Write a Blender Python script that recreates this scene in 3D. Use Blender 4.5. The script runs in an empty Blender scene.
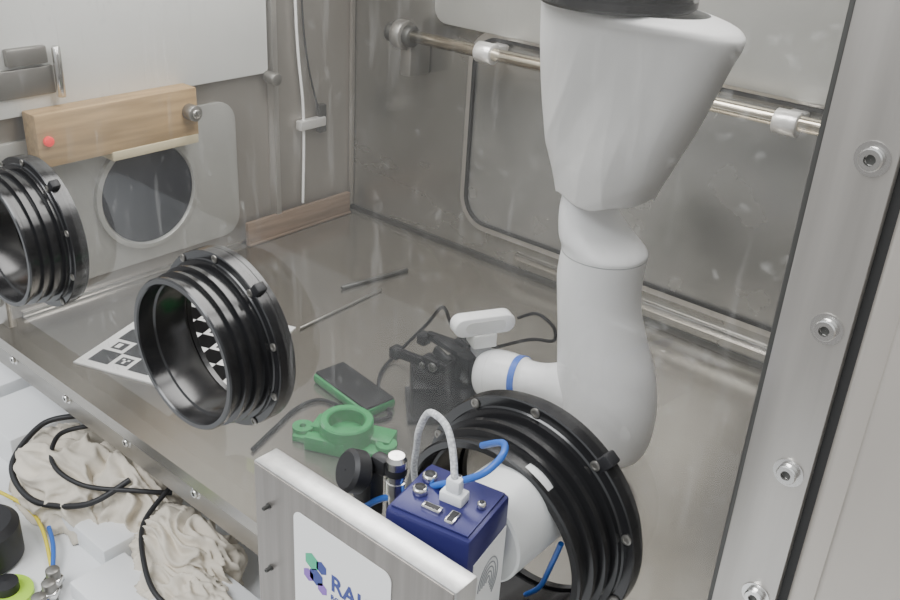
import bpy, bmesh, math, random
from mathutils import Vector, Matrix, noise
random.seed(4)
D=bpy.data; SC=bpy.context.scene
def link(o,parent=None):
    bpy.context.collection.objects.link(o)
    if parent: o.parent=parent
    return o
def empty(name,loc=(0,0,0)):
    e=D.objects.new(name,None); e.empty_display_size=.02; link(e); return e
# ---------- materials ----------
def mat(name,col,rough=.5,metal=0,noise_amt=0,nscale=20,stretch=(1,1,1),bump=0,spec=.5,col2=None,rvar=0,emit=0,trans=0):
    m=D.materials.new(name); m.use_nodes=True; nt=m.node_tree; b=nt.nodes["Principled BSDF"]
    b.inputs["Base Color"].default_value=(*col,1); b.inputs["Roughness"].default_value=rough
    b.inputs["Metallic"].default_value=metal; b.inputs["Specular IOR Level"].default_value=spec
    if emit:
        b.inputs["Emission Color"].default_value=(*col,1); b.inputs["Emission Strength"].default_value=emit
    if noise_amt or bump or rvar or col2:
        tc=nt.nodes.new("ShaderNodeTexCoord"); mp=nt.nodes.new("ShaderNodeMapping"); mp.inputs["Scale"].default_value=stretch
        n=nt.nodes.new("ShaderNodeTexNoise"); n.inputs["Scale"].default_value=nscale; n.inputs["Detail"].default_value=6
        nt.links.new(tc.outputs["Object"],mp.inputs[0]); nt.links.new(mp.outputs[0],n.inputs["Vector"])
        r=nt.nodes.new("ShaderNodeValToRGB")
        c2=col2 if col2 else tuple(max(0,c*(1-noise_amt)) for c in col)
        r.color_ramp.elements[0].color=(*c2,1); r.color_ramp.elements[1].color=(*col,1)
        r.color_ramp.elements[0].position=.35; r.color_ramp.elements[1].position=.65
        nt.links.new(n.outputs["Fac"],r.inputs[0]); nt.links.new(r.outputs[0],b.inputs["Base Color"])
        if rvar:
            mr=nt.nodes.new("ShaderNodeMapRange"); mr.inputs[3].default_value=rough-rvar; mr.inputs[4].default_value=rough+rvar
            nt.links.new(n.outputs["Fac"],mr.inputs[0]); nt.links.new(mr.outputs[0],b.inputs["Roughness"])
        if bump:
            bp=nt.nodes.new("ShaderNodeBump"); bp.inputs["Strength"].default_value=bump; bp.inputs["Distance"].default_value=.002
            nt.links.new(n.outputs["Fac"],bp.inputs["Height"]); nt.links.new(bp.outputs[0],b.inputs["Normal"])
    if trans:
        tr=nt.nodes.new("ShaderNodeBsdfTranslucent"); tr.inputs[0].default_value=(*col,1); mx=nt.nodes.new("ShaderNodeMixShader"); mx.inputs[0].default_value=trans
        tp_=nt.nodes.new("ShaderNodeBsdfTransparent"); mx2=nt.nodes.new("ShaderNodeMixShader"); mx2.inputs[0].default_value=.07
        nt.links.new(b.outputs[0],mx.inputs[1]); nt.links.new(tr.outputs[0],mx.inputs[2])
        nt.links.new(mx.outputs[0],mx2.inputs[1]); nt.links.new(tp_.outputs[0],mx2.inputs[2]); nt.links.new(mx2.outputs[0],nt.nodes["Material Output"].inputs[0])
    return m
M={}
M['floor']=mat("floor_steel",(.36,.34,.305),.22,.8,.12,2.5,(1,1.6,1),.0,rvar=.06)
M['wall']=mat("wall_steel",(.36,.35,.325),.27,.8,.12,3,(1,1,2),.03,rvar=.08)
M['wallL']=mat("left_wall_steel",(.38,.355,.32),.33,.6,.12,3,(1,1,1),.03,rvar=.08)
M['post']=mat("brushed_steel",(.58,.555,.52),.38,.85,.12,60,(1,1,.05),.06,rvar=.06)
M['outer']=mat("outer_steel",(.60,.56,.51),.45,.7,.08,12,(1,1,.2),.04,rvar=.06)
M['rail']=mat("brushed_steel_rail",(.40,.38,.35),.35,.85,.2,60,(.05,1,1),.06,rvar=.06)
M['steel']=mat("bright_steel",(.75,.74,.72),.2,1)
M['pipe']=mat("pipe_steel",(.80,.73,.60),.2,1,.2,40,(1,6,6))
M['collar']=mat("collar_steel",(.9,.89,.87),.3,.6)
M['dkmetal']=mat("dark_metal",(.10,.10,.095),.45,.7)
M['midmetal']=mat("mid_metal",(.28,.27,.25),.4,.8)
M['black']=mat("black_rubber",(.014,.014,.015),.2,0,spec=.6)
M['blackmat']=mat("black_matte",(.014,.014,.016),.5,0)
M['gripblack']=mat("gripper_black",(.004,.004,.005),.5,0,spec=.2)
M['gasket']=mat("gasket",(.02,.02,.02),.6)
M['white']=mat("robot_white",(.86,.87,.885),.3,0)
M['cloth']=mat("sleeve_fabric",(.82,.82,.815),.45,0,.04,30,(1,1,1),.1,trans=.28)
M['cream']=mat("cream_cloth",(.70,.64,.54),.9,0,.15,25,(1,1,1),.3)
M['blue']=mat("blue_band",(.03,.12,.55),.4)
M['cableblue']=mat("cable_blue",(.03,.13,.50),.4)
M['purple']=mat("purple_shell",(.024,.024,.13),.33,.2)
M['green']=mat("green_print",(.015,.30,.08),.5,0,.2,80,(1,1,8),.1)
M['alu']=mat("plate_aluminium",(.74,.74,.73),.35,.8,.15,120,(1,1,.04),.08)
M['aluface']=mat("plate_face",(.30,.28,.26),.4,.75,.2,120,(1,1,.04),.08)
M['panelwhite']=mat("panel_white",(.78,.79,.77),.45,.1,.08,4)
M['panelgrey']=mat("panel_grey",(.48,.48,.455),.4,.4,.12,6)
M['backwin']=mat("window_blank",(.40,.395,.375),.25,.7,.2,9,(1,1,1),.05,rvar=.1)
M['wood']=mat("wood",(.50,.34,.17),.6,0,.30,8,(14,1,14),.1)
M['reflbrown']=mat("brown_reflection_strip",(.24,.17,.12),.5,0,.3,8,(14,1,14),.1)  # brown of a reflection, put into the strip's base colour
M['tape']=mat("tape",(.62,.54,.36),.45)
M['red']=mat("red_led",(.8,.04,.04),.4,emit=.6)
M['darkglass']=mat("dark_disc",(.012,.014,.022),.5,0,spec=.2)
M['paper']=mat("white_paper",(.88,.88,.87),.5)
M['bench']=mat("bench_white",(.82,.83,.84),.5,0,.06,5)
M['logoG']=mat("logo_green",(.05,.45,.25),.5); M['logoB']=mat("logo_navy",(.03,.05,.25),.5); M['logoP']=mat("logo_purple",(.25,.12,.5),.5)
M['greyclear']=mat("sensor_tube",(.72,.73,.72),.4,.1)
M['conn']=mat("connector_white",(.8,.82,.84),.4)
M['lime']=mat("lime_dial",(.45,.75,.05),.4)
M['yellow']=mat("yellow_cable",(.75,.62,.05),.5)
M['greylabel']=mat("label_grey",(.30,.31,.32),.5)
def braid():
    m=D.materials.new("braided_sheath"); m.use_nodes=True; nt=m.node_tree; b=nt.nodes["Principled BSDF"]; b.inputs["Roughness"].default_value=.5
    tc=nt.nodes.new("ShaderNodeTexCoord"); v=nt.nodes.new("ShaderNodeTexVoronoi"); v.inputs["Scale"].default_value=420
    r=nt.nodes.new("ShaderNodeValToRGB"); r.color_ramp.elements[0].color=(.85,.86,.86,1); r.color_ramp.elements[1].color=(.42,.43,.44,1); r.color_ramp.elements[1].position=.75
    nt.links.new(tc.outputs["Object"],v.inputs["Vector"]); nt.links.new(v.outputs["Distance"],r.inputs[0]); nt.links.new(r.outputs[0],b.inputs["Base Color"]); return m
M['braid']=braid()
def glassmat():
    m=D.materials.new("polycarbonate"); m.use_nodes=True; nt=m.node_tree; nt.nodes.clear(); L=nt.links.new
    o=nt.nodes.new("ShaderNodeOutputMaterial"); t=nt.nodes.new("ShaderNodeBsdfTransparent"); t.inputs[0].default_value=(.96,.96,.955,1)
    g=nt.nodes.new("ShaderNodeBsdfGlossy"); g.inputs["Roughness"].default_value=.03
    d=nt.nodes.new("ShaderNodeBsdfDiffuse"); d.inputs[0].default_value=(.88,.87,.84,1)
    fr=nt.nodes.new("ShaderNodeFresnel"); fr.inputs[0].default_value=1.38
    m1=nt.nodes.new("ShaderNodeMixShader"); m2=nt.nodes.new("ShaderNodeMixShader")
    tc=nt.nodes.new("ShaderNodeTexCoord"); n=nt.nodes.new("ShaderNodeTexNoise"); n.inputs["Scale"].default_value=5; n.inputs["Detail"].default_value=8
    L(tc.outputs["Object"],n.inputs["Vector"])
    def MR(src,a,b,c,e):
        x=nt.nodes.new("ShaderNodeMapRange"); x.inputs[1].default_value=a;x.inputs[2].default_value=b;x.inputs[3].default_value=c;x.inputs[4].default_value=e; L(src,x.inputs[0]); return x.outputs[0]
    def MA(op,p,q):
        x=nt.nodes.new("ShaderNodeMath"); x.operation=op
        for k,s in enumerate((p,q)):
            if isinstance(s,(int,float)): x.inputs[k].default_value=s
            else: L(s,x.inputs[k])
        return x.outputs[0]
    haze=MR(n.outputs["Fac"],.3,.8,.008,.075)
    # smudges: warped voronoi cells so the marks are irregular
    nv=nt.nodes.new("ShaderNodeTexNoise"); nv.inputs["Scale"].default_value=60; L(tc.outputs["Object"],nv.inputs["Vector"])
    vm=nt.nodes.new("ShaderNodeVectorMath"); vm.operation='MULTIPLY_ADD'; vm.inputs[1].default_value=(.022,.0,.022); L(nv.outputs["Color"],vm.inputs[0]); L(tc.outputs["Object"],vm.inputs[2])
    v=nt.nodes.new("ShaderNodeTexVoronoi"); v.inputs["Scale"].default_value=48; L(vm.outputs[0],v.inputs["Vector"])
    sm=nt.nodes.new("ShaderNodeTexNoise"); sm.inputs["Scale"].default_value=3.3; L(tc.outputs["Object"],sm.inputs["Vector"])
    dots=MA('MULTIPLY',MR(v.outputs["Distance"],.05,.26,.14,0),MR(sm.outputs["Fac"],.44,.58,0,1))
    mp=nt.nodes.new("ShaderNodeMapping"); mp.inputs["Scale"].default_value=(9,1,1.2); mp.inputs["Rotation"].default_value=(0,.5,0); L(tc.outputs["Object"],mp.inputs[0])
    s2=nt.nodes.new("ShaderNodeTexNoise"); s2.inputs["Scale"].default_value=7; s2.inputs["Detail"].default_value=3; L(mp.outputs[0],s2.inputs["Vector"])
    st=MR(s2.outputs["Fac"],.58,.72,0,.07)
    fac=MA('ADD',MA('ADD',haze,dots),st)
    L(fr.outputs[0],m1.inputs[0]); L(t.outputs[0],m1.inputs[1]); L(g.outputs[0],m1.inputs[2])
    L(fac,m2.inputs[0]); L(m1.outputs[0],m2.inputs[1]); L(d.outputs[0],m2.inputs[2]); L(m2.outputs[0],o.inputs[0]); return m
M['glass']=glassmat()
# ---------- mesh helpers ----------
def finish(bm,name,m,parent=None,smooth=True,angle=40):
    bmesh.ops.recalc_face_normals(bm,faces=bm.faces[:])
    me=D.meshes.new(name); bm.to_mesh(me); bm.free()
    me.materials.append(M[m])
    if smooth:
        me.polygons.foreach_set("use_smooth",[True]*len(me.polygons))
        try: me.set_sharp_from_angle(angle=math.radians(angle))
        except Exception: pass
    o=D.objects.new(name,me); return link(o,parent)
def box(name,lo,hi,m,parent=None,bev=.001,rot=None,seg=2):
    bm=bmesh.new(); bmesh.ops.create_cube(bm,size=1)
    lo=Vector(lo);hi=Vector(hi);c=(lo+hi)/2;s=hi-lo
    for v in bm.verts: v.co=Vector((v.co.x*s.x,v.co.y*s.y,v.co.z*s.z))
    if bev: bmesh.ops.bevel(bm,geom=bm.edges[:],offset=min(bev,min(s)*.49),segments=seg,affect='EDGES',profile=.5)
    R=Matrix.Rotation(rot[0],4,rot[1]) if rot else Matrix.Identity(4)
    for v in bm.verts: v.co=R@v.co+c
    return finish(bm,name,m,parent,angle=30)
def frame(d,up=(0,0,1)):
    d=Vector(d).normalized(); up=Vector(up)
    if abs(d.dot(up))>.98: up=Vector((0,1,0))
    a=d.cross(up).normalized(); b=a.cross(d).normalized(); return a,b,d
def lathe(name,prof,org,axis,m,parent=None,n=64,closed=False,cap=False,angle=35):
    a,b,d=frame(axis); org=Vector(org); bm=bmesh.new(); rings=[]
    for r,h in prof:
        rings.append([bm.verts.new(org+d*h+(a*math.cos(t)+b*math.sin(t))*r) for t in [2*math.pi*i/n for i in range(n)]])
    L=len(rings)
    for k in range(L if closed else L-1):
        A=rings[k];B=rings[(k+1)%L]
        for i in range(n): bm.faces.new((A[i],A[(i+1)%n],B[(i+1)%n],B[i]))
    if cap and not closed: bm.faces.new(rings[0]); bm.faces.new(rings[-1])
    return finish(bm,name,m,parent,angle=angle)
def cyl(name,p0,p1,r,m,parent=None,n=32,bev=.001,r2=None):
    p0=Vector(p0);p1=Vector(p1);L=(p1-p0).length; r2=r if r2 is None else r2; b=min(bev,L*.3,r*.4)
    return lathe(name,[(r-b,0),(r,b),(r2,L-b),(r2-b,L)],p0,p1-p0,m,parent,n,cap=True,angle=50)
def tube(name,pts,r,m,parent=None,res=8,per=10,closed=False):
    P=[Vector(p) for p in pts]; out=[]
    n=len(P)
    for i in range(n if closed else n-1):
        p0=P[i-1] if (i>0 or closed) else P[0]; p1=P[i]; p2=P[(i+1)%n]; p3=P[(i+2)%n] if (i+2<n or closed) else P[-1]
        for k in range(per):
            t=k/per
            out.append(.5*((2*p1)+(-p0+p2)*t+(2*p0-5*p1+4*p2-p3)*t*t+(-p0+3*p1-3*p2+p3)*t**3))
    if not closed: out.append(P[-1])
    bm=bmesh.new(); rings=[]; N=len(out); a=None
    for i,p in enumerate(out):
        d=(out[(i+1)%N]-out[i-1]) if (closed or 0<i<N-1) else (out[min(i+1,N-1)]-out[max(i-1,0)])
        d.normalize()
        if a is None: a,b,_=frame(d)
        else:
            a=(a-d*a.dot(d)).normalized(); b=d.cross(a)
        rings.append([bm.verts.new(p+(a*math.cos(t)+b*math.sin(t))*r) for t in [2*math.pi*k/res for k in range(res)]])
    for i in range(N if closed else N-1):
        A=rings[i];B=rings[(i+1)%N]
        for k in range(res): bm.faces.new((A[k],A[(k+1)%res],B[(k+1)%res],B[k]))
    if not closed: bm.faces.new(rings[0]); bm.faces.new(rings[-1])
    return finish(bm,name,m,parent,angle=80)
def loftpts(secs,sub=6):
    out=[];n=len(secs)
    for i in range(n-1):
        q=[secs[max(i-1,0)],secs[i],secs[i+1],secs[min(i+2,n-1)]]
        for k in range(sub):
            t=k/sub; out.append(tuple(.5*((2*b)+(-a+c)*t+(2*a-5*b+4*c-d)*t*t+(-a+3*b-3*c+d)*t**3) for a,b,c,d in zip(*q)))
    out.append(secs[-1]); return out
def loft(name,secs,axis,m,parent=None,n=48,sub=6,cap=True,fn=None,angle=60,solid=0):
    a,b,d=frame(axis); bm=bmesh.new(); rings=[]
    S=loftpts(secs,sub)
    for s in S:
        c=Vector(s[:3]); ring=[]
        for i in range(n):
            t=2*math.pi*i/n
            p=c+a*math.cos(t)*max(s[3],.0005)+b*math.sin(t)*max(s[4],.0005)
            if fn: p=fn(p,c,t)
            ring.append(bm.verts.new(p))
        rings.append(ring)
    for k in range(len(rings)-1):
        A=rings[k];B=rings[k+1]
        for i in range(n): bm.faces.new((A[i],A[(i+1)%n],B[(i+1)%n],B[i]))
    if cap: bm.faces.new(rings[0]); bm.faces.new(rings[-1])
    o=finish(bm,name,m,parent,angle=angle)
    if solid:
        md=o.modifiers.new("s",'SOLIDIFY'); md.thickness=solid
    return o
def rrect(w,h,r,n=8):
    pts=[]
    for cx,cy,a0 in((w/2-r,h/2-r,0),(-w/2+r,h/2-r,90),(-w/2+r,-h/2+r,180),(w/2-r,-h/2+r,270)):
        for i in range(n+1):
            t=math.radians(a0+90*i/n); pts.append((cx+r*math.cos(t),cy+r*math.sin(t)))
    return pts
def rpanel(name,c,u,v,w,h,r,th,m,parent=None,bev=0):
    u=Vector(u).normalized();v=Vector(v).normalized();nn=u.cross(v); c=Vector(c); bm=bmesh.new()
    P=rrect(w,h,r)
    prof=[(0,0),(0,th)] if not bev else [(bev,0),(bev*.3,bev*.3),(0,bev),(0,th-bev),(bev*.3,th-bev*.3),(bev,th)]
    rings=[]
    for ins,hh in prof:
        Q=rrect(w-2*ins,h-2*ins,max(r-ins,.0005))
        rings.append([bm.verts.new(c+u*x+v*y+nn*hh) for x,y in Q])
    n=len(P)
    for k in range(len(rings)-1):
        for i in range(n): bm.faces.new((rings[k][i],rings[k][(i+1)%n],rings[k+1][(i+1)%n],rings[k+1][i]))
    bm.faces.new(rings[0]); bm.faces.new(rings[-1])
    return finish(bm,name,m,parent,angle=35)
def rframe(name,c,u,v,w,h,r,bw,th,m,parent=None):
    u=Vector(u);v=Vector(v);nn=u.cross(v); c=Vector(c); bm=bmesh.new()
    O=rrect(w,h,r); I=rrect(w-2*bw,h-2*bw,max(r-bw,.002))
    R=[[bm.verts.new(c+u*x+v*y+nn*k) for x,y in Q] for Q,k in((O,0),(O,th),(I,th),(I,0))]
    n=len(O)
    for k in range(4):
        A=R[k];B=R[(k+1)%4]
        for i in range(n): bm.faces.new((A[i],A[(i+1)%n],B[(i+1)%n],B[i]))
    return finish(bm,name,m,parent,angle=30)
def text(name,s,size,loc,m,parent,ext=.0003,rx=90,rz=0):
    c=D.curves.new(name,"FONT"); c.body=s; c.size=size; c.extrude=ext; c.offset=size*.02
    o=D.objects.new(name,c); link(o); dg=bpy.context.evaluated_depsgraph_get(); dg.update()
    me=D.meshes.new_from_object(o.evaluated_get(dg)); D.objects.remove(o)
    me.materials.clear(); me.materials.append(M[m])
    o=D.objects.new(name,me); o.location=loc; o.rotation_euler=(math.radians(rx),0,math.radians(rz)); return link(o,parent)
def screw(name,c,axis,r,parent,m='steel'):
    c=Vector(c)
    lathe(name,[(r*1.5,0),(r*1.5,.001),(r*1.02,.001),(r,.0015),(r,.005),(r*.9,.006),(r*.5,.006),(r*.48,.003),(.0003,.003)],c,axis,m,parent,n=24,angle=30)
    lathe(name+"_socket",[(r*.47,.0035),(.0002,.0035)],c,axis,'dkmetal',parent,n=6)

# ================= ROOM SHELL (glovebox chamber) =================
XL,XR,YB,ZT=-1.45,.35,.81,1.0
box("floor",(XL,-.03,-.02),(XR,YB,0),'floor',bev=0)
box("wall_back",(XL-.01,YB,-.02),(XR,YB+.015,ZT),'wall',bev=0)
box("wall_left",(XL-.015,.011,-.02),(XL,YB,ZT),'wallL',bev=0)
box("wall_right",(XR,.011,-.02),(XR+.015,YB,ZT),'wall',bev=0)
box("ceiling",(XL-.01,.011,ZT),(XR+.01,YB+.01,ZT+.015),'wall',bev=0)
box("trim_1",(XL,YB-.004,.0),(XR,YB-.0005,.012),'dkmetal',bev=.001)
box("trim_2",(-.98,YB-.008,.030),(XR,YB-.0005,.044),'steel',bev=.002)
box("trim_3",(XL+.0005,.03,.0),(XL+.006,YB-.01,.010),'steel',bev=.002)
box("trim_4",(XL+.0005,YB-.012,.012),(XL+.010,YB-.0005,ZT-.01),'wallL',bev=.003)
FY=-.004
fr=empty("window_frame")
box("rail_bottom",(-1.62,FY,-.092),(.4,.010,-.022),'rail',fr,bev=.002)
box("rail_lip",(-1.62,-.002,-.022),(.4,.010,-.004),'alu',fr,bev=.001)
box("post_right",(-.189,FY,-.022),(-.141,.010,1.05),'post',fr,bev=.0015)
box("post_lip",(-.193,-.002,-.022),(-.189,.008,1.0),'dkmetal',fr,bev=.001)
box("post_left",(-1.50,FY,-.022),(-1.425,.010,1.05),'rail',fr,bev=.0015)
box("rail_top",(-1.5,FY,.98),(.4,.010,1.05),'rail',fr,bev=.0015)
box("groove",(-.141,.002,-.022),(-.134,.008,1.0),'gasket',fr,bev=0)
for i in range(9): screw(f"post_bolt_{i}",(-.156,FY,.024+.119*i),(0,-1,0),.0075,fr)
for i in range(8): screw(f"rail_bolt_{i}",(-1.425+.17*i,FY,-.059),(0,-1,0),.0065,fr,'steel')
op=empty("outer_steel_panel")
box("panel_body",(-.134,FY,-.24),(.4,.010,1.05),'outer',op,bev=.006,seg=3)
box("panel_raised",(-.114,-.014,-.24),(.4,FY,.565),'outer',op,bev=.006,seg=3)
PX=(-1.272,-.830,-.374); PZ=.222
def window():
    bm=bmesh.new(); x0,x1,z0,z1=-1.43,-.189,-.012,.99
    cuts=[x0]+[(PX[i]+PX[i+1])/2 for i in range(2)]+[x1]; R=.094; n=64; y=0
    for j,cx in enumerate(PX):
        a,b=cuts[j],cuts[j+1]; zt=.45
        inner=[];outer=[]
        for i in range(n):
            t=2*math.pi*i/n+math.pi/4; c,s=math.cos(t),math.sin(t)
            inner.append(bm.verts.new((cx+R*c,y,PZ+R*s)))
            hx=(b-cx) if c>0 else (cx-a); hz=(zt-PZ) if s>0 else (PZ-z0)
            m_=max(abs(c),abs(s)); outer.append(bm.verts.new((cx+c/m_*hx,y,PZ+s/m_*hz)))
        for i in range(n): bm.faces.new((inner[i],inner[(i+1)%n],outer[(i+1)%n],outer[i]))
    q=[bm.verts.new(p) for p in((x0,y,.45),(x1,y,.45),(x1,y,z1),(x0,y,z1))]; bm.faces.new(q)
    bm.normal_update()
    for f in bm.faces:
        if f.normal.y>0: f.normal_flip()
    me=D.meshes.new("window_1"); bm.to_mesh(me); bm.free(); me.materials.append(M['glass'])
    return link(D.objects.new("window_1",me))
window()
# ================= GLOVE PORTS =================
def port(x,nb=10,ph=.3,k=.93):
    e=empty("glove_port_ring")
    prof=[(.098,.005),(.121,.005),(.1225,.004),(.1225,-.010),(.1215,-.0115),(.1125,-.0115),(.111,-.013),(.111,-.018),
          (.1035,-.0195),(.1035,-.027),(.108,-.0285),(.108,-.034),(.101,-.0355),(.101,-.042),(.105,-.0435),(.105,-.048),(.099,-.050),(.099,-.059),(.103,-.061),(.103,-.065),(.1015,-.067),(.0955,-.067),(.094,-.065),(.094,-.045),(.0915,-.043),(.0915,-.002),(.094,.003)]
    lathe("ring_body",[(r*k,h) for r,h in prof],(x,0,PZ),(0,1,0),'black',e,n=96,closed=True,angle=25)
    lathe("ring_back",[(.087,.005),(.112,.005),(.112,.012),(.087,.012)],(x,0,PZ),(0,1,0),'black',e,n=96,closed=True,angle=25)
    for i in range(nb):
        t=ph+2*math.pi*i/nb
        c=(x+.1168*k*math.cos(t),-.0117,PZ+.1168*k*math.sin(t))
        lathe(f"bolt_{i}",[(.0048,0),(.0048,.0012),(.0036,.0018),(.0028,.0018),(.0024,.0008),(.0003,.0008)],c,(0,-1,0),'midmetal',e,n=16)
    t=math.radians(52); rr=.1225*k
    box("latch",(x+rr*math.cos(t)-.008,-.012,PZ+rr*math.sin(t)-.005),(x+rr*math.cos(t)+.010,.002,PZ+rr*math.sin(t)+.007),'blackmat',e,bev=.002,rot=(-t,'Y'))
    return e
port(PX[0]); port(PX[1],k=.915); port(PX[2],k=.955)
# ================= BACK WALL FEATURES =================
bw=empty("rear_access_panel")
U=(1,0,0);V=(0,0,1)
cx=(-1.115-.36)/2; w=.755
rframe("gasket",(cx,YB-.0005,.262),U,V,w,.372,.055,.006,.010,'gasket',bw)
rframe("frame",(cx,YB-.0005,.262),U,V,w+.024,.396,.065,.012,.007,'post',bw)
rpanel("blank",(cx,YB-.0005,.262),U,V,w-.012,.36,.05,.004,'backwin',bw)
rpanel("upper_panel",(-.45,YB-.0005,.70),U,V,1.52,.49,.03,.018,'panelgrey',bw,bev=.003)
tp=empty("steel_pipe")
cyl("pipe",(-1.235,.75,.430),(.2,.75,.437),.0115,'pipe',tp)
for i,x in enumerate((-1.045,-.482)):
    cyl(f"collar_{i}",(x-.018,.75,.431),(x+.018,.75,.431),.0185,'collar',tp)
    box(f"collar_lug_{i}",(x-.014,.755,.425),(x+.014,YB-.012,.442),'collar',tp,bev=.003)
cyl("end_flange",(-1.262,.75,.429),(-1.238,.75,.429),.028,'midmetal',tp)
cyl("end_cap",(-1.285,.75,.429),(-1.262,.75,.429),.018,'dkmetal',tp)
cyl("end_knuckle",(-1.238,.75,.429),(-1.222,.75,.429),.02,'dkmetal',tp)
box("end_bracket",(-1.258,.75,.350),(-1.228,YB-.001,.42),'midmetal',tp,bev=.005)
# ================= LEFT WALL FEATURES =================
lw=empty("side_access_door")
U2=(0,1,0);V2=(0,0,1)
rpanel("door_leaf",(XL+.0005,.22,.17),U2,V2,.54,.27,.04,.010,'panelgrey',lw,bev=.002)
lathe("door_ring",[(.104,.008),(.104,.020),(.096,.022),(.092,.016),(.092,.008)],(XL,.285,.168),(1,0,0),'panelgrey',lw,closed=True)
cyl("door_glass",(XL+.008,.285,.168),(XL+.018,.285,.168),.0925,'darkglass',lw,n=64)
rpanel("upper_leaf",(XL+.0005,.27,.56),U2,V2,.60,.43,.01,.014,'panelwhite',lw,bev=.002)
rpanel("edge_strip",(XL+.0005,.583,.5),U2,V2,.012,.98,.003,.02,'post',lw)
cyl("door_knob",(XL+.014,.567,.338),(XL+.045,.567,.338),.012,'midmetal',lw)
box("hinge_a",(XL+.014,.04,.375),(XL+.022,.135,.42),'midmetal',lw,bev=.003)
box("hinge_b",(XL+.014,.06,.425),(XL+.028,.125,.452),'midmetal',lw,bev=.003)
cyl("hinge_pin",(XL+.03,.138,.37),(XL+.03,.138,.45),.007,'steel',lw)
wb=empty("wooden_block")
box("block",(XL+.015,.075,.268),(XL+.055,.375,.355),'wood',wb,bev=.003)
box("tape_strip",(XL+.014,.20,.255),(XL+.057,.372,.271),'tape',wb,bev=.002)
cyl("knob",(XL+.055,.355,.315),(XL+.078,.355,.315),.014,'midmetal',wb)
cyl("knob_cap",(XL+.078,.355,.315),(XL+.082,.355,.315),.008,'steel',wb)
cyl("indicator",(XL+.055,.092,.312),(XL+.062,.092,.312),.008,'red',wb)
bd=empty("brown_reflection_strip")  # added strip: its brown stands in for a reflection low on the wall
box("reflection_body",(XL+.012,.50,.001),(XL+.022,.785,.050),'reflbrown',bd,bev=.001)
box("reflection_edge",(XL+.0225,.50,.001),(XL+.026,.785,.006),'reflbrown',bd,bev=.001)
sc=empty("sensor_cable")
tube("lead_a",[(XL+.01,.640,.95),(XL+.011,.645,.45),(XL+.012,.66,.25),(XL+.012,.655,.055)],.003,'paper',sc)
tube("lead_b",[(XL+.01,.66,.95),(XL+.011,.662,.45),(XL+.012,.70,.25)],.002,'blackmat',sc)
box("clip_body",(XL+.004,.645,.215),(XL+.022,.715,.235),'collar',sc,bev=.003)
box("clip_post",(XL+.004,.70,.20),(XL+.018,.72,.26),'dkmetal',sc,bev=.003)
# ================= ROBOT ARM =================
ra=empty("robot_arm")
Y=.38
loft("forearm",[(-.545,Y,.314,.055,.055),(-.547,Y,.28,.0555,.055),(-.543,Y,.245,.055,.055),(-.533,Y,.205,.059,.057),(-.520,Y,.16,.067,.06),(-.511,Y,.115,.069,.062),(-.505,Y,.075,.064,.058),(-.498,Y,.045,.052,.048),(-.493,Y,.027,.034,.032),(-.491,Y,.021,.003,.003)],(0,0,-1),'white',ra)
loft("upper_link",[(-.572,Y,.47,.024,.036),(-.577,Y,.41,.026,.040),(-.579,Y,.38,.029,.044),(-.574,Y,.358,.034,.049),(-.559,Y,.335,.047,.054),(-.547,Y,.322,.0545,.055),(-.545,Y,.3155,.055,.055)],(0,0,-1),'white',ra)
lathe("seam",[(.0545,-.0008),(.0552,0),(.0545,.0008)],(-.545,Y,.3147),(0,0,1),'greylabel',ra)
ax=Vector((-.15,-.025,-.027)).normalized(); w0=Vector((-.535,.372,.113))
def W(t,r,r2=None): p=w0+ax*t; return (p.x,p.y,p.z,r,r2 or r)
loft("wrist_neck",[W(0,.045),W(.03,.040),W(.055,.031),(W(.075,.028)),W(.092,.029),W(.100,.033)],ax,'white',ra,cap=True)
lathe("blue_ring",[(.0300,0),(.0338,.0005),(.0338,.0105),(.0300,.011)],w0+ax*.099,ax,'blue',ra,closed=True)
loft("wrist_flange",[W(.1095,.0335),W(.125,.036),W(.15,.037),W(.163,.034),W(.169,.026),W(.1705,.012)],ax,'white',ra)
lathe("ring_gap",[(.030,0),(.0365,.0001),(.0372,.0006),(.0365,.0012),(.03,.0013)],w0+ax*.146,ax,'greylabel',ra,closed=True)
lathe("mount_ring",[(.06,.0),(.088,.0),(.093,.004),(.093,.012),(.088,.014),(.088,.022),(.094,.024),(.094,.045),(.086,.05),(.06,.05)],(-.576,Y,.617),(0,0,1),'black',ra,closed=True,angle=25)
cyl("mount_column",(-.572,Y,.60),(-.572,Y,ZT-.001),.058,'white',ra)
def fold(x):
    # rounded ridge, narrow crest: fabric crease
    x=x%1; return 1-min(1,abs(x-.5)*2*1.35)**.8
def crump(p,c,t):
    u=p.x-c.x
    low=min(1,max(0,(.585-p.z)/.18))
    wv=noise.noise(Vector((p.x*6,p.z*3.5,2)))*.9
    a=fold(u*9+(p.z-.4)*2.2+wv+.15)*.007*low+fold(u*21-(p.z)*3+wv*1.4)*.0025*low
    b_=fold((p.z*5.5-p.x*8)+wv)*.0045*min(1,max(0,(.61-p.z)*14))
    n3=noise.noise(Vector((p.x*9,p.y*8,p.z*7)))*.009
    k=min(1,max(0,(p.z-.37)*12))
    d=(p-c).normalized()
    q=p+Vector((d.x*.06,(1 if d.y>0 else -1)*min(1,abs(d.y)*1.6),0))*(a+b_+n3-.003)*(.35+.65*k)
    if p.z<.43: q.z+=noise.noise(Vector((math.cos(t)*1.6,math.sin(t)*1.6,4)))*.012*(.43-p.z)/.04
    return q
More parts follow.
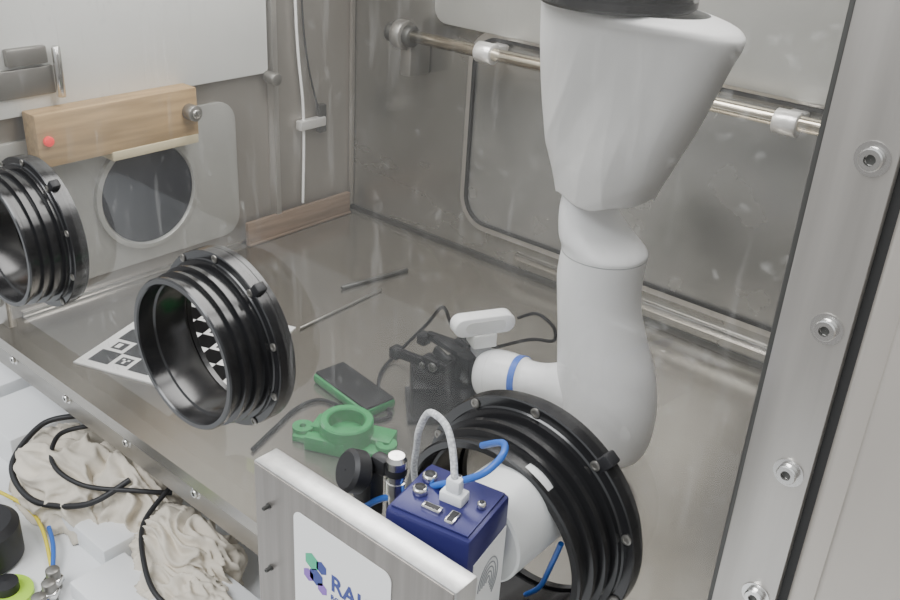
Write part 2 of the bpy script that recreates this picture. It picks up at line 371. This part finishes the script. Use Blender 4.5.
loft("fabric_sleeve",[(-.563,Y,.618,.103,.068),(-.552,Y,.612,.120,.072),(-.545,Y,.605,.127,.070),(-.5435,Y,.594,.1285,.066),(-.5475,Y,.565,.121,.064),(-.551,Y,.53,.112,.062),(-.555,Y,.49,.101,.061),(-.558,Y,.455,.089,.060),(-.558,Y,.43,.079,.059),(-.557,Y,.41,.069,.058),(-.556,Y,.392,.062,.057)],(0,0,-1),'cloth',ra,n=220,cap=False,fn=crump,solid=.0010,angle=32,sub=10)
wc=empty("wrist_camera")
cu=Vector((.48,.877,0)); cn=cu.cross(Vector((0,0,1)))
cc0=Vector((-.716,.353,.162))
rpanel("housing",cc0,cu,(0,0,1),.094,.030,.0148,.026,'white',wc,bev=.005)
rpanel("lens_face",cc0-cn*.0012,cu,(0,0,1),.084,.021,.010,.003,'blackmat',wc)
rpanel("rear_cover",cc0+cn*.0255,cu,(0,0,1),.060,.018,.008,.0012,'greyclear',wc)
bk_=box("bracket_foot",(-.018,-.016,.128),(.018,.016,.150),'greyclear',wc,bev=.003); bk_.location=(cc0+cn*.013).xy.to_3d(); bk_.rotation_euler=(0,0,math.atan2(cu.y,cu.x))
bk2=box("bracket_arm",(-.012,-.012,.112),(.012,.012,.130),'greylabel',wc,bev=.003); bk2.location=(cc0+cn*.013).xy.to_3d(); bk2.rotation_euler=(0,0,math.atan2(cu.y,cu.x))
g=empty("robot_gripper")
def gb(n_,x0,x1,y0,y1,z0,z1,m='gripblack',rot=0,bev=.002):
    f=lambda x:-.706+(x+.706)*.80
    return box(n_,(f(x0),y0,z0),(f(x1),y1,z1),m,g,bev=bev,rot=(math.radians(rot),'Y') if rot else None)
gb("palm",-.738,-.706,.322,.374,.066,.110,bev=.004)
gb("rail_bar",-.762,-.736,.300,.392,.082,.098,bev=.003)
gb("jaw_carriage_l",-.790,-.752,.296,.314,.076,.100,bev=.003)
gb("jaw_carriage_r",-.790,-.752,.368,.388,.076,.100,bev=.003)
gb("finger_l",-.862,-.785,.298,.308,.076,.090,rot=-6)
gb("finger_r",-.862,-.785,.372,.382,.076,.090,rot=-6)
gb("fingertip_l",-.876,-.856,.300,.318,.066,.084)
gb("fingertip_r",-.876,-.856,.362,.380,.066,.084)
gb("linkage_top",-.800,-.735,.328,.345,.102,.112,rot=8)
gb("linkage_side",-.775,-.735,.306,.314,.098,.112,rot=20)
cyl("pivot_a",(-.75,.292,.09),(-.75,.300,.09),.007,'dkmetal',g)
cyl("pivot_b",(-.77,.293,.085),(-.77,.298,.085),.005,'dkmetal',g)
bb=empty("black_gripper_stand"); q45=(math.radians(45),'Z')
box("base",(-.814,.286,.0),(-.702,.382,.008),'gripblack',bb,bev=.002,rot=q45)
box("block",(-.808,.292,.008),(-.708,.376,.060),'gripblack',bb,bev=.004,rot=q45)
# ================= FLOOR OBJECTS =================
ck=empty("calibration_board"); 
def board():
    R=Matrix.Rotation(math.radians(20),3,'Z'); C=Vector((-1.175,.175,0)); bm=bmesh.new(); S=.255
    def q(x0,y0,x1,y1,z,mi):
        f=bm.faces.new([bm.verts.new(C+R@Vector((x,y,z))) for x,y in((x0,y0),(x1,y0),(x1,y1),(x0,y1))]); f.material_index=mi
    q(-S/2,-S/2,S/2,S/2,.0030,0)
    N=6; c=(S-.03)/N; o=-S/2+.015
    for i in range(N):
        for j in range(N):
            if (i+j)%2==0: q(o+i*c,o+j*c,o+(i+1)*c,o+(j+1)*c,.0034,1)
            else:
                k=c*.2; q(o+i*c+k,o+j*c+k,o+(i+1)*c-k,o+(j+1)*c-k,.0034,1)
                mm=(c-2*k)/5
                for a in range(1,4):
                    for b in range(1,4):
                        if random.random()<.5: q(o+i*c+k+a*mm,o+j*c+k+b*mm,o+i*c+k+(a+1)*mm,o+j*c+k+(b+1)*mm,.0037,0)
    me=D.meshes.new("pattern"); bm.to_mesh(me); bm.free(); me.materials.append(M['paper']); me.materials.append(M['gripblack'])
    link(D.objects.new("pattern",me),ck)
    box("sheet",(C.x-S/2,C.y-S/2,.0002),(C.x+S/2,C.y+S/2,.0028),'paper',ck,bev=0,rot=(math.radians(20),'Z'))
board()
ph=empty("handheld_meter"); a=math.atan2(.227-.246,-.802+.939)
box("case",(-.945,.232,.0005),(-.81,.292,.016),'green',ph,bev=.005,rot=(a,'Z'))
box("face",(-.943,.236,.014),(-.812,.290,.0195),'gripblack',ph,bev=.003,rot=(a,'Z'))
gr=empty("green_printed_bracket")
lathe("collar_ring",[(.026,0),(.038,0),(.038,.032),(.036,.034),(.028,.034),(.026,.032)],(-.795,.168,.006),(0,0,1),'green',gr,closed=True)
box("foot_a",(-.865,.142,.0),(-.725,.180,.010),'green',gr,bev=.002,rot=(math.radians(24),'Z'))
box("foot_b",(-.855,.165,.0),(-.735,.200,.018),'green',gr,bev=.002,rot=(math.radians(24),'Z'))
for i,(x,y) in enumerate(((-.852,.137),(-.738,.190))):
    lathe(f"lug_{i}",[(.005,0),(.015,0),(.015,.016),(.005,.016)],(x,y,.0),(0,0,1),'green',gr,closed=True,n=32)
box("rib",(-.83,.125,.0),(-.77,.140,.022),'green',gr,bev=.002,rot=(math.radians(24),'Z'))
cyl("metal_trim",(-1.09,.34,.0035),(-1.10,.55,.0035),.0025,'midmetal')
cyl("small_pipe",(-1.155,.50,.0045),(-1.125,.65,.0045),.004,'dkmetal')
fc=empty("gripper_cable")
tube("run_a",[(-.72,.34,.118),(-.77,.36,.125),(-.84,.42,.11),(-.88,.43,.06),(-.905,.39,.012),(-.89,.335,.004),(-.845,.285,.004),(-.795,.258,.004),(-.81,.225,.004),(-.86,.222,.004),(-.90,.21,.004),(-.905,.17,.004),(-.89,.12,.004),(-.87,.06,.004)],.003,'gripblack',fc)
tube("run_b",[(-.676,.392,.164),(-.65,.40,.178),(-.62,.40,.168),(-.615,.395,.15),(-.65,.39,.140),(-.70,.37,.113)],.0025,'gripblack',fc)
# ================= FOREGROUND PLATE + SENSOR =================
pl=empty("metal_sign_plate")
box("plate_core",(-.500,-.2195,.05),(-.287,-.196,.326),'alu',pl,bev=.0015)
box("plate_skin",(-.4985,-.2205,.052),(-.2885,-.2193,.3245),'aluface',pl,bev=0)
box("stand_leg_a",(-.49,-.196,-.24),(-.46,-.176,.25),'alu',pl,bev=.002)
box("stand_leg_b",(-.315,-.196,-.24),(-.288,-.176,.16),'alu',pl,bev=.002)
rpanel("sticker",(-.398,-.2206,.246),(1,0,0),(0,0,1),.106,.118,.008,.0006,'paper',pl)
text("logo_text","RAICo",.0225,(-.4085,-.2213,.2505),'logoB',pl)
text("logo_text_small","ROBOTICS AND AI",.0070,(-.4085,-.2213,.2405),'logoB',pl)
def hexa(n_,x,z,r,m):
    bm=bmesh.new(); bm.faces.new([bm.verts.new((x+r*math.sin(math.pi*i/3),-.2214,z+r*math.cos(math.pi*i/3))) for i in range(6)])
    finish(bm,n_,m,pl,smooth=False)
hexa("logo_hex_a",-.430,.265,.0085,'logoG'); hexa("logo_hex_b",-.419,.265,.0065,'logoB'); hexa("logo_hex_c",-.425,.252,.0085,'logoB'); hexa("logo_hex_d",-.434,.249,.0065,'logoP'); hexa("logo_hex_e",-.418,.244,.006,'logoP')
for i,z in enumerate((.29,.225)): screw(f"plate_screw_{i}",(-.482,-.2205,z),(0,-1,0),.0018,pl,'dkmetal')
sn=empty("sensor_box")
def S_(x,y,z):
    R=Matrix.Rotation(math.radians(11),3,'Z'); return Vector((-.352,-.152,0))+R@Vector((x,y,0))+Vector((0,0,z))
def sbox(n_,lo,hi,m,bev=.002):
    o=box(n_,lo,hi,m,sn,bev=bev); o.rotation_euler=(0,0,math.radians(11)); o.location=(-.352,-.152,0); return o
sbox("shell",(-.037,-.034,.268),(.037,.034,.330),'purple',.005)
sbox("top_plate",(-.033,-.030,.330),(.033,.030,.3315),'purple',.0005)
sbox("lower_body",(-.036,-.033,.18),(.036,.033,.268),'greyclear',.004)
sbox("label",(.0372,-.026,.205),(.0378,.028,.303),'paper',0)
for i in range(5):
    c=S_(.0380,.001,.268)
    R=Matrix.Rotation(math.radians(11),3,'Z'); rr=.004+.0042*i
    pts=[Vector((0,math.cos(t)*rr*.8,math.sin(t)*rr)) for t in [math.radians(-60+240*k/10) for k in range(11)]]
    tube(f"print_{i}",[c+R@p for p in pts],.0006,'greylabel',sn,res=5,per=3)
sbox("port_hdmi",(-.012,-.022,.3305),(.004,-.015,.335),'steel',.001)
sbox("port_hdmi_in",(-.010,-.0205,.3345),(.002,-.0165,.3353),'blackmat',0)
sbox("port_usb",(.010,-.026,.3305),(.018,-.012,.334),'steel',.001)
sbox("port_usb_in",(.0115,-.0245,.3335),(.0165,-.0135,.3345),'blackmat',0)
sbox("plug_white",(-.006,-.006,.3305),(.014,.008,.340),'conn',.002)
sbox("plug_white_top",(-.002,-.004,.340),(.010,.005,.352),'conn',.002)
for i,(x,y) in enumerate(((-.022,-.006),(-.024,.012),(.026,.004),(-.004,.022))):
    cyl(f"socket_{i}",S_(x,y,.331),S_(x,y,.337),.006 if i<2 else .0035,'steel',sn,n=24); cyl(f"socket_in_{i}",S_(x,y,.3365),S_(x,y,.3375),.0042 if i<2 else .002,'blackmat',sn,n=20,bev=.0002)
lathe("tube_body",[(.028,0),(.041,0),(.043,.002),(.043,.12),(.041,.122),(.028,.122),(.0005,.121)],(-.352,-.112,.270),(0,1,0),'greyclear',sn)
tube("white_braided_cable",[S_(.004,0,.350),(-.357,-.145,.370),(-.368,-.140,.383),(-.382,-.137,.386),(-.395,-.132,.378),(-.406,-.128,.355),(-.416,-.118,.33),(-.425,-.110,.30),(-.43,-.10,.27)],.0029,'braid',sn,res=12)
bc=empty("blue_cable")
tube("cable",[(-.452,-.165,.250),(-.440,-.160,.272),(-.425,-.155,.290),(-.395,-.150,.312),(-.365,-.148,.335),(-.343,-.145,.350),(-.328,-.140,.363),(-.325,-.125,.372),(-.34,-.105,.365),(-.37,-.09,.34)],.0028,'cableblue',bc,res=10)
tube("cable_low",[(-.355,-.02,.14),(-.335,-.03,.17),(-.318,-.045,.215),(-.308,-.05,.25)],.0025,'cableblue',bc,res=10)
kc=empty("cable_connector")
lathe("round_cap",[(.0005,.0),(.015,0),(.018,.003),(.018,.014),(.015,.017),(.0005,.017)],(-.438,-.158,.313),(-.3,-.7,.35),'blackmat',kc,n=40)
box("cap_body",(-.452,-.158,.262),(-.429,-.140,.315),'blackmat',kc,bev=.005)
box("cap_arm",(-.435,-.155,.315),(-.418,-.142,.331),'blackmat',kc,bev=.004)
cc=empty("round_metal_connector")
lathe("connector_shell",[(.0005,0),(.006,0),(.006,.012),(.0085,.013),(.0085,.024),(.0075,.0245),(.0075,.028),(.0085,.0285),(.0085,.044),(.0065,.048),(.0005,.048)],(-.407,-.152,.295),(0,0,1),'steel',cc,n=32,angle=25)
lathe("connector_grip",[(.0087,.031),(.0089,.032),(.0089,.036),(.0087,.037)],(-.407,-.152,.295),(0,0,1),'blackmat',cc,n=32,closed=False)
cyl("connector_base",(-.407,-.152,.262),(-.407,-.152,.296),.007,'blackmat',cc)
# ================= OUTSIDE BENCH =================
BZ=-.24
bn=empty("white_bench")
box("top",(-2.6,-.9,BZ-.03),(.6,.9,BZ),'bench',bn,bev=.002)
for i,(x,y,w_,d_,h_) in enumerate(((-1.62,.02,.16,.16,.07),(-1.45,.02,.14,.15,.06),(-1.12,-.045,.13,.07,.035),(-.98,-.10,.12,.09,.03),(-1.32,-.18,.15,.10,.03),(-.84,-.05,.14,.12,.05))):
    box(f"tray_{i}",(x-w_/2,y-d_/2,BZ),(x+w_/2,y+d_/2,BZ+h_),'bench',bn,bev=.003)
def bag(n_,c,rx,ry,rz,seed,parent):
    bm=bmesh.new(); bmesh.ops.create_icosphere(bm,subdivisions=6,radius=1)
    for v in bm.verts:
        d=v.co.copy(); o=Vector((seed,0,0))
        w_=Vector((noise.noise(d*1.3+o),noise.noise(d*1.3+o+Vector((7,0,0))),noise.noise(d*1.3+o+Vector((0,9,0)))))*.8
        e=d+w_
        k=1+.22*noise.noise(d*1.4+o)+.26*(.45-abs(noise.noise(Vector((e.x*1.1+e.y,e.y*2.6-e.x,e.z*1.4))+o))*2)+.07*(.5-abs(noise.noise(Vector((e.x*2.5,e.y*5,e.z*3))+o))*2)
        z=d.z*rz*k
        v.co=Vector((c[0]+d.x*rx*k,c[1]+d.y*ry*k,max(c[2]+z,BZ+.001)))
    return finish(bm,n_,'cream',parent,angle=180)
bg=empty("cloth_glove_pile")
bag("bundle_a",(-1.235,-.02,BZ+.03),.12,.08,.075,3,bg); bag("bundle_b",(-1.13,.02,BZ+.03),.09,.06,.07,8,bg)
bag("bundle_c",(-.96,.0,BZ+.03),.10,.06,.065,15,bg); bag("bundle_d",(-.88,-.05,BZ+.02),.09,.05,.05,25,bg)
oc=empty("black_cable_bundle")
tube("loop_a",[(-1.30,.03,-.13),(-1.33,-.02,-.14),(-1.30,-.09,-.17),(-1.22,-.10,-.19),(-1.13,-.06,-.17),(-1.10,.0,-.14)],.005,'blackmat',oc)
tube("loop_b",[(-1.25,.03,-.125),(-1.27,-.02,-.13),(-1.22,-.06,-.14),(-1.15,-.05,-.15),(-1.08,.0,-.15),(-1.05,.04,-.16)],.004,'blackmat',oc)
tube("loop_c",[(-1.04,.03,-.14),(-1.02,-.03,-.16),(-.96,-.07,-.17),(-.90,-.09,-.18),(-.84,-.08,-.19)],.004,'blackmat',oc)
eq=empty("dial_gauge")
lathe("housing",[(.0005,0),(.05,0),(.055,.006),(.055,.06),(.045,.07),(.0005,.07)],(-1.205,-.190,BZ),(0,0,1),'blackmat',eq)
lathe("dial",[(.0005,0),(.036,0),(.036,.008),(.020,.012),(.0005,.012)],(-1.108,-.205,BZ),(0,0,1),'lime',eq)
lathe("dial_hub",[(.0005,.0),(.018,0),(.018,.02),(.0005,.022)],(-1.108,-.205,BZ+.006),(0,0,1),'blackmat',eq)
yc=empty("yellow_cable"); tube("cable",[(-1.32,-.12,BZ+.03),(-1.25,-.10,BZ+.02),(-1.18,-.11,BZ+.02),(-1.10,-.14,BZ+.01)],.003,'yellow',yc)
ob=empty("ethernet_cable"); tube("cable",[(-1.18,-.10,BZ+.02),(-1.13,-.12,BZ+.02),(-1.07,-.16,BZ+.01),(-1.00,-.22,BZ+.01)],.0035,'cableblue',ob)
hf=empty("hose_fittings")
for i,(x,y) in enumerate(((-1.075,-.150),(-1.055,-.167),(-1.04,-.19))): cyl(f"fitting_{i}",(x,y,BZ),(x,y,BZ+.035),.010,'midmetal',hf); cyl(f"nut_{i}",(x,y,BZ+.01),(x,y,BZ+.02),.014,'steel',hf,n=6)
# ================= LIGHT =================
wd=D.worlds.new("lab"); SC.world=wd; wd.use_nodes=True; nt=wd.node_tree; bg_=nt.nodes["Background"]
tc=nt.nodes.new("ShaderNodeTexCoord"); sp=nt.nodes.new("ShaderNodeSeparateXYZ"); rp=nt.nodes.new("ShaderNodeValToRGB")
nt.links.new(tc.outputs["Generated"],sp.inputs[0]); nt.links.new(sp.outputs["Z"],rp.inputs[0])
rp.color_ramp.elements[0].color=(.30,.295,.29,1); rp.color_ramp.elements[0].position=0
rp.color_ramp.elements[1].color=(.93,.97,1,1); rp.color_ramp.elements[1].position=.6
nt.links.new(rp.outputs[0],bg_.inputs[0]); bg_.inputs[1].default_value=1.2
def area(n_,loc,sx,sy,e,col=(1,1,1),rot=(0,0,0)):
    l=D.lights.new(n_,'AREA'); l.shape='RECTANGLE'; l.size=sx; l.size_y=sy; l.energy=e; l.color=col
    o=D.objects.new(n_,l); o.location=loc; o.rotation_euler=rot; return link(o)
area("chamber_fill",(-.8,.35,.985),1.1,.35,14,(1,.985,.965))  # unseen area lamp, added under the ceiling to brighten the chamber
area("room_light",(-1.0,-1.6,2.2),1.6,1.0,62,(.98,.99,1),(math.radians(38),0,math.radians(-10)))
# ================= CAMERA =================
cam=D.cameras.new("camera"); cam.lens=37.5; cam.sensor_width=36; cam.clip_start=.01
co=link(D.objects.new("camera",cam))
r=Vector((.758,.650,.0554)).normalized(); bk=Vector((.563,-.695,.4477)).normalized(); up=bk.cross(r).normalized(); r=up.cross(bk)
co.matrix_world=Matrix(((r.x,up.x,bk.x,0),(r.y,up.y,bk.y,-.6),(r.z,up.z,bk.z,.785),(0,0,0,1)))
SC.camera=co
